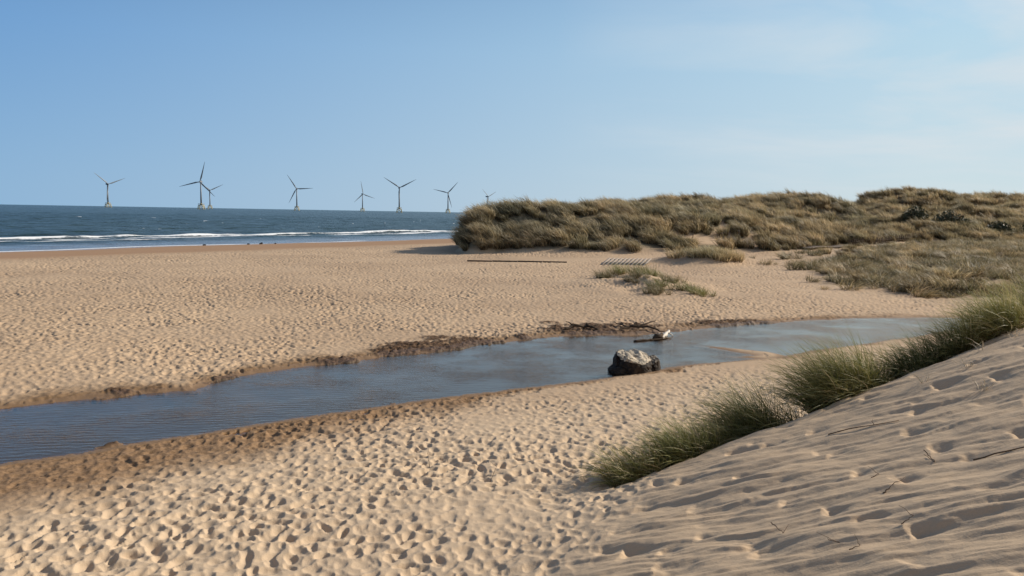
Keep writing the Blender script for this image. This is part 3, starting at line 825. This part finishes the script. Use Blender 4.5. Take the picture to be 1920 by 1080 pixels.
class MB:
    def __init__(s): s.V = []; s.Q = []; s.T = []
    def add(s, V, Q=(), T=()):
        o = len(s.V); s.V += list(V); s.Q += [tuple(i + o for i in q) for q in Q]; s.T += [tuple(i + o for i in q) for q in T]
    def tube(s, P, Rr, k=8, seed=0, wob=0):
        s.add(*tube(P, Rr, k, seed, wob)); return s
    def box(s, c, h, M3=None):
        V = []
        for a in (-1, 1):
            for b in (-1, 1):
                for d in (-1, 1):
                    v = Vector((a * h[0], b * h[1], d * h[2]))
                    if M3 is not None: v = M3 @ v
                    V.append(tuple(Vector(c) + v))
        s.add(V, [(0, 1, 3, 2), (4, 6, 7, 5), (0, 4, 5, 1), (2, 3, 7, 6), (0, 2, 6, 4), (1, 5, 7, 3)]); return s
    def build(s, name, mat, parent=None, smooth=False):
        Fl = []
        if s.Q: Fl.append(np.array(s.Q))
        if s.T: Fl.append(np.array(s.T))
        return np_mesh(name, np.array(s.V), Fl, mat, smooth=smooth, parent=parent)
def wig(P, Rr, n, amp, seed):
    """resample a polyline with bends"""
    rng = np.random.default_rng(seed)
    P = np.array(P, float); t = np.linspace(0, len(P) - 1, n)
    Q = np.stack([np.interp(t, range(len(P)), P[:, i]) for i in range(3)], 1)
    Q[1:-1] += rng.normal(size=(n - 2, 3)) * amp
    Rn = np.interp(t, np.linspace(0, len(P) - 1, len(Rr)), Rr)
    return [tuple(q) for q in Q], list(Rn)

# ---- the boulder
def make_rock():
    import bmesh
    bm = bmesh.new(); bmesh.ops.create_icosphere(bm, subdivisions=6, radius=1.0)
    bm.verts.ensure_lookup_table()
    V = np.array([v.co[:] for v in bm.verts]); F = np.array([[v.index for v in f.verts] for f in bm.faces]); bm.free()
    def n3(p, s, sd): return (fbm(p[:, 0] * s + p[:, 2] * s * .7, p[:, 1] * s - p[:, 2] * s * .6, sd, 4, .55) + fbm(p[:, 2] * s, p[:, 0] * s * .8 + p[:, 1] * s * .3, sd + 3, 4, .55)) * .6
    def lobe(V, size, off, cut, sd, base):
        p = V.copy()
        # blocky: push the sphere towards a box, break it with planes
        p = np.sign(p) * np.abs(p) ** .78
        r_ = 1 + .26 * n3(p, 1.1, sd) + .26 * n3(p, 2.6, sd + 10) + .26 * n3(p, 6.5, sd + 20) + .12 * n3(p, 15, sd + 22)
        p = p * r_[:, None]
        rng = np.random.default_rng(sd)
        for _ in range(16):
            d = rng.normal(size=3); d[2] = abs(d[2]) * .4 - .1; d /= np.linalg.norm(d); q = .80 + .14 * rng.random()
            e = p @ d - q; p = p - np.where(e > 0, e * .6, 0)[:, None] * d
        nx, nz, cc = cut
        e = (p[:, 2] - cc - nx[0] * p[:, 0] - nx[1] * p[:, 1])
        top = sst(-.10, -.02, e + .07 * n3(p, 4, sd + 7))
        p[:, 2] -= np.where(e > 0, e, 0) * .86
        p[:, 2] += top * .16 * n3(p, 3.2, sd + 5) 
        # undercut below the cap
        k = 1 - base * sst(.35, -.1, p[:, 2]) * sst(-1.1, -.3, p[:, 2]) * .5
        p[:, 0] *= k; p[:, 1] *= k
        return p * np.array(size) + np.array(off), top
    a, ta = lobe(V, (.60, .58, .66), (0, 0, .10), ((-.16, .20), 0, .60), 12, .0)
    # pit in the top
    h = np.exp(-(((a[:, 0] - .03) / .05) ** 2 + ((a[:, 1] + .05) / .07) ** 2)); a[:, 2] -= .10 * h * ta
    b_, tb = lobe(V, (.33, .36, .38), (.58, .26, .10), ((.1, .2), 0, .6), 33, .0)
    c_, tc_ = lobe(V, (.38, .36, .40), (-.40, -.14, .02), ((.5, .2), 0, .55), 51, .0)
    Vv = np.concatenate([a, b_, c_]); Fn = np.concatenate([F, F + len(V), F + 2 * len(V)])
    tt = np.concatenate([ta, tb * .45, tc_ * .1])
    m = Mat("boulder_stone")
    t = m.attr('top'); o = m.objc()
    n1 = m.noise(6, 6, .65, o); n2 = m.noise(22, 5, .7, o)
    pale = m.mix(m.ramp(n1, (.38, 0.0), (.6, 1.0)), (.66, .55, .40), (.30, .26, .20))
    dark = m.mix(m.ramp(n1, (.40, 0.0), (.66, 1.0)), (.014, .010, .008), (.075, .052, .034))  # wet weed on the sides, with part of their shade painted into the colour
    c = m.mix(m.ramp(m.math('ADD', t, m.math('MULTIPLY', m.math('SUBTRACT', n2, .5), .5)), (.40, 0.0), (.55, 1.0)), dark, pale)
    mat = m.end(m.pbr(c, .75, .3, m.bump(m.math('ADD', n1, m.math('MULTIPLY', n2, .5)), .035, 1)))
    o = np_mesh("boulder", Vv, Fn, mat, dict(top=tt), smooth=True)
    return o
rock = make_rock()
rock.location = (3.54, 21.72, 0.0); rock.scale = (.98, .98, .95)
tag(rock, "big jagged boulder with pale flat top and dark weedy, shaded sides in the stream", "boulder")

# ---- driftwood
def tb(name, segs, mat, label, cat, group=None, seed=0):
    o0 = segs[0][0][0]; mb = MB()
    for i, (P, Rr, n, amp) in enumerate(segs):
        P = [(p[0] - o0[0], p[1] - o0[1], p[2] - o0[2]) for p in P]
        mb.tube(*wig(P, Rr, n, amp, seed + i), k=8, seed=seed + i, wob=.12)
    o = mb.build(name, mat, smooth=True); o.location = o0
    return tag(o, label, cat, group)
DG = "driftwood lying at the far bank of the stream"
tb("driftwood_log", [([(5.52, 27.65, .03), (5.75, 28.05, .08), (6.0, 28.6, .15)], [.065, .075, .045], 10, .012), ([(5.9, 28.3, .12), (6.1, 28.3, .02)], [.03, .015], 4, .01)],
   PALEW, "short bleached white log lying half out of the stream behind the boulder", "driftwood", DG, 3)
tb("driftwood_stump", [([(5.30, 27.55, -.03), (5.5, 27.68, .09), (5.62, 27.8, .05)], [.12, .13, .06], 6, .03)], DARKW, "small dark wood stump touching the lower end of the bleached log", "driftwood", DG, 4)
tb("driftwood_stick", [([(4.40, 26.85, .015), (5.1, 27.2, .03), (5.85, 27.6, .03)], [.045, .035, .02], 12, .012)], DARKW, "long thin black stick lying in the stream between boulder and white log", "driftwood", DG, 5)
tb("driftwood_branch", [([(3.9, 28.6, .05), (4.6, 29.2, .22), (5.2, 29.4, .24), (5.75, 29.9, .36)], [.035, .04, .03, .015], 14, .025), ([(4.6, 29.2, .22), (5.3, 29.1, .22), (5.9, 28.9, .08)], [.05, .04, .02], 9, .02),
    ([(4.6, 29.2, .2), (4.3, 29.7, .2), (4.0, 30.0, .25)], [.035, .025, .01], 8, .02), ([(5.2, 29.4, .24), (5.15, 29.6, .36)], [.015, .008], 5, .01)],
   DARKW, "forked dark branch on the far bank just above the white log", "driftwood", DG, 6)
tb("driftwood_root", [([(2.0, 28.55, .12), (2.4, 28.85, .26), (2.9, 29.1, .2), (3.4, 29.3, .2)], [.05, .06, .045, .02], 12, .03), ([(2.4, 28.9, .3), (2.1, 29.1, .36)], [.035, .012], 6, .02), ([(2.9, 29.1, .3), (3.4, 28.7, .08)], [.05, .03], 6, .02)],
   DARKW, "gnarled dark root sticking out of the eroded far bank, left of the forked branch", "driftwood", DG, 7)

# ---- timber edging and slatted mat at the foot of the dune
def gz(x, y): return float(terrain(np.array([x]), np.array([y]))[0][0])
z0 = .30
bm_ = MB()
for i in range(4):
    xa = -3.95 + i * 2.2; xb = xa + 2.18 if i < 3 else 4.75
    zc = max(gz(xa, 66.1), gz(xb, 66.25)) + .05
    bm_.box(((xa + xb) / 2 + 0, 66.1 + .02 * i, zc), ((xb - xa) / 2, .05, .055), Matrix.Rotation(R(.4), 3, 'Z'))
bo = bm_.build("timber_edging", simple("tarred_timber", (.022, .016, .013), (.06, .045, .035), 9, .9, .15))
tag(bo, "long low dark timber edging lying in the sand in front of the headland dune", "timber edging")
mt = MB()
Mt = Matrix.Rotation(R(9), 3, 'X') @ Matrix.Rotation(R(0), 3, 'Z')
mx0, my0 = 9.9, 66.2; mz0 = gz(mx0, my0)
for i in range(11):
    xo = -1.8 + i * .36
    c = Vector((mx0 + xo, my0, mz0 + .20))
    mt.box(c, (.10, 1.7, .03), Mt @ Matrix.Rotation(R(-22), 3, 'Z'))
for yy in (-1.3, 0, 1.3):
    mt.box(Vector((mx0 + .0 + yy * .38, my0 + yy, mz0 + .145 + yy * .158)), (1.95, .05, .03), Mt)
mo = mt.build("wooden_ramp", GREYW)
tag(mo, "weathered grey slatted wooden ramp lying on the sand below the dune", "wooden ramp")

# ---- posts
FG = "wooden posts at the foot of the path over the dune"
def post(x, y, h, rad, tilt, label, mat=DARKW):
    z = gz(x, y)
    r_ = empty("fence_post", (x, y, z))
    tag(r_, label, "post", FG)
    MB().tube([(0, 0, -.25), (0, 0, h * .5), (tilt, 0, h)], [rad, rad, rad * .95], 10).build("post_shaft", mat, r_, True)
    MB().tube([(tilt, 0, h - .02), (tilt, 0, h + .03)], [rad * 1.1, rad * .7], 10).build("post_cap", GREYW, r_, True)
post(25.9, 87.4, 1.35, .075, .02, "dark upright post, the tallest and thickest one right of the reed bank")
post(23.9, 87.0, 1.0, .05, -.03, "pale thin post just left of the tallest one")
post(20.4, 86.2, .75, .045, .03, "short dark stub of a post behind the left end of the reed bank")

# ---- brushwood fence and boardwalk strip at the right
bf = empty("brushwood_fence", (44.0, 96.0, 0)); tag(bf, "low dark brushwood fence leaning along the sandy track on the right", "fence")
rng = np.random.default_rng(77)
mb = MB(); 
for i in range(95):
    u = i / 94; x = 41.3 + 12.0 * u; y = 92.5 + 9.5 * u; z = gz(x, y)
    hgt_ = .75 + .3 * rng.random()
    mb.tube([(x - 44, y - 96, z - .1), (x - 44 - .25 + .2 * rng.normal(), y - 96, z + hgt_)], [.05, .03], 5)
mb.build("brushwood_stakes", DARKW, bf)
mb = MB()
for q in (.3, .6):
    pts = []
    for i in range(14):
        u = i / 13; x = 41.3 + 12.0 * u; y = 92.4 + 9.5 * u; pts.append((x - 44 - .1 * q, y - 96 - .06, gz(x, y) + q))
    mb.tube(pts, [.025] * 14, 5)
mb.build("fence_rail", DARKW, bf)
wk = MB()
for i in range(34):
    u = i / 33; x = 33.6 + 7.0 * u; y = 87.2 + 5.2 * u; z = max(gz(x, y), gz(x + .2, y + .6)) + .12
    wk.box((x, y, z), (.11, .65, .03), Matrix.Rotation(R(36), 3, 'Z'))
wo_ = wk.build("boardwalk", GREYW); tag(wo_, "short pale grey boardwalk at the foot of the grassy dunes on the right", "boardwalk")

# ---- dark shrubs in the dune hollow
def shrub(x, y, rx, rz, label, seed):
    r_ = empty("dune_shrub", (x, y, gz(x, y))); tag(r_, label, "shrub", "dark shrubs in the hollow of the right-hand dunes")
    rng = np.random.default_rng(seed)
    mb = MB()
    for i in range(7):
        a = rng.random() * 6.28
        mb.tube([(0, 0, -.1), (cos(a) * rx * .3, sin(a) * rx * .3, rz * .5), (cos(a) * rx * .6, sin(a) * rx * .6, rz * .85)], [.07, .05, .02], 5)
    mb.build("stems", DARKW, r_)
    n = 2600; d = rng.normal(size=(n, 3)); d /= np.linalg.norm(d, axis=1, keepdims=True); d[:, 2] = np.abs(d[:, 2])
    rr = (.55 + .45 * rng.random(n)) * (1 + .3 * fbm(d[:, 0] * 2 + seed, d[:, 1] * 2, seed, 3))
    c = d * rr[:, None] * np.array([rx, rx * .7, rz])
    s_ = .10 + .10 * rng.random(n); u = rng.normal(size=(n, 3)); u /= np.linalg.norm(u, axis=1, keepdims=True); v = np.cross(u, rng.normal(size=(n, 3))); v /= np.linalg.norm(v, axis=1, keepdims=True)
    V = np.stack([c - u * s_[:, None], c + v * s_[:, None] * .6, c + u * s_[:, None], c - v * s_[:, None] * .6], 1).reshape(-1, 3)
    F = np.arange(n * 4).reshape(-1, 4)
    np_mesh("foliage", V, F, SHRUB, parent=r_)
m = Mat("shrub_leaves"); nn_ = m.noise(1.5, 3, .6, m.pos())
SHRUB = m.end(m.pbr(m.mix(nn_, (.03, .04, .022), (.075, .085, .045)), .6, .3))
for i, (x, y, rx, rz, lab) in enumerate([(62.0, 118, 2.4, 3.0, "dark green shrub at the upper left end of the hollow"), (67.0, 117, 3.2, 2.8, "widest dark green shrub below the first one in the hollow"),
                       (75, 118, 2.9, 2.7, "dark shrub to the right of the widest one"), (81, 119, 3.0, 2.5, "rightmost dark shrub of the hollow, beside the pale path")]):
    shrub(x, y, rx, rz, lab, 400 + i)

# ---- twigs and dead stems on the near slope
def twig(pts, r0, label, seed, mat=TWIG, grp="twigs lying on the near sand slope", lift=.004, nm="twig", cat="twig"):
    P3 = [(x, y, gz(x, y) + r0 * .6 + lift + dz) for x, y, dz in pts]
    o0 = P3[0]; P3 = [(p[0] - o0[0], p[1] - o0[1], p[2] - o0[2]) for p in P3]
    mb = MB(); r0 *= .8
    mb = MB(); mb.tube(*wig(P3, [r0, r0 * .8, r0 * .4], 8, .004, seed), k=6, seed=seed, wob=.1)
    rng = np.random.default_rng(seed)
    k = P3[len(P3) // 2]; 
    mb.tube(*wig([k, (k[0] + .10 * rng.normal(), k[1] + .12, k[2] + .05)], [r0 * .6, r0 * .3], 5, .006, seed + 1), k=5)
    o = mb.build(nm, mat, smooth=True); o.location = o0
    return tag(o, label, cat, grp)
twig([(4.62, 10.75, 0), (4.9, 10.6, .02), (5.15, 10.5, 0), (5.45, 10.4, 0)], .012, "long curved twig on the upper part of the near slope", 1)
twig([(5.15, 8.2, 0), (5.4, 8.15, 0), (5.75, 8.05, 0), (6.3, 7.95, 0)], .012, "long straight twig running out of the picture at the right edge", 2)
twig([(4.0, 7.86, 0), (4.13, 7.93, .01)], .008, "short dark twig in the middle of the near slope", 3)
twig([(4.93, 8.8, .05), (4.88, 8.47, 0)], .008, "short twig leaning upright on a sand ripple at the right", 4)
twig([(3.66, 6.82, 0), (3.78, 6.84, .05)], .006, "star shaped twig low on the near slope", 5)
twig([(2.80, 7.80, .06), (2.84, 7.55, 0)], .007, "thin twig stuck upright in the lower left part of the slope", 6)
twig([(3.08, 6.58, 0), (3.2, 6.63, .01)], .007, "short thick twig close to the bottom edge of the picture", 7)
twig([(3.02, 6.9, .04), (3.10, 6.82, 0)], .005, "tiny twig just left of the short thick one at the bottom", 8)
twig([(4.18, 8.50, 0), (4.3, 8.56, .0)], .006, "little twig in the hollow of a half-filled footprint", 9)
twig([(-.3, 11.8, 0), (-.2, 11.9, .22)], .006, "thin twig poking up from the flat sand left of the slope", 10, grp=None)
twig([(-1.35, 12.6, 0), (-1.4, 12.7, .25)], .006, "thin bent twig poking up from the trampled sand near the left", 11, grp=None)
SG = "bleached dead grass stems at the top of the near slope"
for i, (x, y, lab) in enumerate([(6.6, 11.9, "bleached broken stem standing alone right of the centre of the slope top"), (7.3, 12.0, "tiny bleached stem just right of the lone broken one"), (8.1, 12.9, "bleached arching stems below the rightmost clumps"),
                                 (6.75, 10.7, "dead white stem with twigs on the middle of the slope"), (8.9, 13.3, "bleached stem at the right edge under the arching clump")]):
    clump("dead_grass_stem", [(x, y, .04, 1)], 9, (.18, .42), (-.8, -.3), lab, "dead stem", SG, mat=STRAW, width=.010, seed=120 + i, spread=(.3, .9), droop=(.4, 1.3))

# ---- dark stones at the water's edge
stone_m = simple("wet_stone", (.03, .03, .03), (.09, .08, .07), 6, .5, .4)
for i, (x, y, s_, lab) in enumerate([(-40.6, 122.5, .28, "largest small dark rock at the water's edge"), (-42.3, 121.5, .2, "small dark rock left of the largest one at the water's edge"), (-46.8, 115.2, .22, "small dark rock furthest left at the water's edge"), (-38.9, 124.5, .18, "small dark rock right of the largest one at the water's edge")]):
    import bmesh
    bm = bmesh.new(); bmesh.ops.create_icosphere(bm, subdivisions=3, radius=1)
    for v in bm.verts:
        c = v.co; q = 1 + .25 * sin(3 * c.x + i) * cos(4 * c.y + 2 * i) + .12 * sin(7 * c.z + 5 * c.x); v.co = Vector((c.x * q, c.y * q * .7, c.z * q * .7)) * s_
    me = bpy.data.meshes.new("beach_rock"); bm.to_mesh(me); bm.free(); me.materials.append(stone_m)
    o = link(bpy.data.objects.new("beach_rock", me)); o.location = (x, y, max(gz(x, y), SEA_Z) + s_ * .25); tag(o, lab, "rock", "small dark rocks at the water's edge")

# ================================================================== offshore turbines
def airfoil_blade():
    """blade along +Z from the hub, chord in X, thin in Y"""
    n = 22; V = []; k = 8
    for i in range(n + 1):
        u = i / n; z = 1.6 + 80.5 * u
        ch = 3.2 if u < .03 else (3.2 + (5.6 - 3.2) * min(1, (u - .03) / .15) if u < .18 else 5.6 * (1 - (u - .18) / .82) ** .85 + .55)
        th = max(.35, 2.8 * (1 - u) ** 1.8); tw = R(22) * (1 - u) ** 2
        yb = -3.0 * u * u; xo = -.22 * ch
        for j in range(k):
            a = 2 * pi * j / k; px = cos(a) * ch / 2 + ch * .5 + xo - 1.0 * (1 - u); py = sin(a) * th / 2
            V.append((px * cos(tw) - py * sin(tw), px * sin(tw) + py * cos(tw) + yb, z))
    F = [(i * k + j, i * k + (j + 1) % k, (i + 1) * k + (j + 1) % k, (i + 1) * k + j) for i in range(n) for j in range(k)]
    return V, F
def make_turbine():
    root = empty("wind_turbine", (0, 0, 0))
    # yellow jacket: four battered legs with X bracing
    mb = MB(); z0, z1 = -14, 17; w0, w1 = 13, 8.5
    cs = [(-1, -1), (1, -1), (1, 1), (-1, 1)]
    def corner(c, z):
        w_ = w0 + (w1 - w0) * (z - z0) / (z1 - z0); return (c[0] * w_, c[1] * w_, z)
    for c in cs: mb.tube([corner(c, z0), corner(c, z1)], [1.15, 1.15], 10)
    for lo, hi in ((z0, 1.5), (1.5, z1)):
        for i in range(4):
            a, b = cs[i], cs[(i + 1) % 4]
            mb.tube([corner(a, lo), corner(b, hi)], [.6, .6], 6); mb.tube([corner(b, lo), corner(a, hi)], [.6, .6], 6)
    jk = mb.build("jacket_foundation", YELLOW, root, True)
    MB().tube([(0, 0, 15.5), (0, 0, 23)], [4.2, 4.0], 20).box((0, 0, 16.0), (9.2, 9.2, .9)).build("transition_piece", YELLOW, root)
    pl = MB().box((0, 0, 20.2), (9.6, 9.6, .9)).build("platform", GREYS, root)
    rl = MB()
    for i in range(4):
        a, b = cs[i], cs[(i + 1) % 4]
        for hz_ in (1.6, 2.6):
            rl.tube([(a[0] * 9.3, a[1] * 9.3, 20.2 + hz_), (b[0] * 9.3, b[1] * 9.3, 20.2 + hz_)], [.12, .12], 5)
        for j in range(6):
            u = j / 5; x_ = a[0] + (b[0] - a[0]) * u; y_ = a[1] + (b[1] - a[1]) * u
            rl.tube([(x_ * 9.3, y_ * 9.3, 21), (x_ * 9.3, y_ * 9.3, 22.9)], [.12, .12], 5)
    rl.build("railing", YELLOW, pl)
    MB().tube([(0, 0, 20), (0, 0, 60), (0, 0, 105)], [3.25, 2.9, 2.2], 24).build("tower", STEEL, root, True)
    na = MB()
    pr = [(-7.5, 1.6), (-6.5, 3.1), (4, 3.6), (10, 3.4), (12.5, 2.6)]
    k = 16; V = []
    for yy, rr in pr:
        for j in range(k):
            a = 2 * pi * j / k
            V.append((max(-1, min(1, cos(a) * 1.25)) * rr, yy, 108.5 + max(-1, min(1, sin(a) * 1.25)) * rr))
    F = [(i * k + j, i * k + (j + 1) % k, (i + 1) * k + (j + 1) % k, (i + 1) * k + j) for i in range(len(pr) - 1) for j in range(k)]
    n = len(V); V += [(0, -7.5, 108.5), (0, 12.5, 108.5)]
    T = [(n, (j + 1) % k, j) for j in range(k)] + [(n + 1, (len(pr) - 1) * k + j, (len(pr) - 1) * k + (j + 1) % k) for j in range(k)]
    na.add(V, F, T); na.box((0, 9, 112.8), (2.2, 2.5, .8)); na.build("nacelle", STEEL, root)
    hub = MB().tube([(0, 1.5, 0), (0, 0, 0), (0, -3.0, 0), (0, -4.6, 0), (0, -5.2, 0)], [2.7, 2.9, 2.5, 1.3, .3], 16).build("rotor_hub", STEEL, root, True)
    hub.location = (0, -8.2, 108.5)
    V, F = airfoil_blade()
    for i in range(3):
        b = MB(); b.add(V, F); bo = b.build("rotor_blade", STEEL, hub, True)
        bo.location = (0, -1.6, 0)
    return root
def children(o): return [c for c in bpy.data.objects if c.parent == o]
def copy_tree(o, parent=None):
    c = o.copy(); sc.collection.objects.link(c); c.parent = parent
    for ch in children(o): copy_tree(ch, c)
    return c
base_t = make_turbine()
TS = [(-1898.9, 3573.6, 22, 24, "offshore wind turbine standing alone at the far left of the row"),
      (-1241.1, 3033.0, 75, -18, "largest offshore wind turbine, one blade straight up, in front of a smaller one"),
      (-1771.0, 4452.8, 26, 14, "small offshore wind turbine half hidden behind the largest one's blade"),
      (-1081.7, 3811.4, 3, -8, "offshore wind turbine with one blade pointing level to the right"),
      (-942.3, 4765.4, -18.5, 22, "smaller offshore wind turbine just left of the tall Y-shaped one"),
      (-502.8, 3360.9, 28, 6, "tall offshore wind turbine with its blades in an even Y shape"),
      (-353.4, 4121.4, 47, -10, "offshore wind turbine nearest the headland with its whole tower in view"),
      (-167.8, 4877.3, 25, 50, "smallest offshore wind turbine rising from behind the grassy headland")]
roots = [base_t] + [copy_tree(base_t) for _ in TS[1:]]
for root, (x, y, ph, yaw, lab) in zip(roots, TS):
    root.location = (x, y, SEA_Z)
    root.rotation_euler = (0, 0, math.atan2(-x, y) * 1.0 + R(yaw))
    tag(root, lab, "wind turbine", "wind turbines standing in the sea")
    hub = [c for c in children(root) if c.name.startswith("rotor_hub")][0]
    for i, b in enumerate(sorted([c for c in children(hub)], key=lambda q: q.name)):
        b.rotation_euler = (0, R(90 - ph - 120 * i), 0)
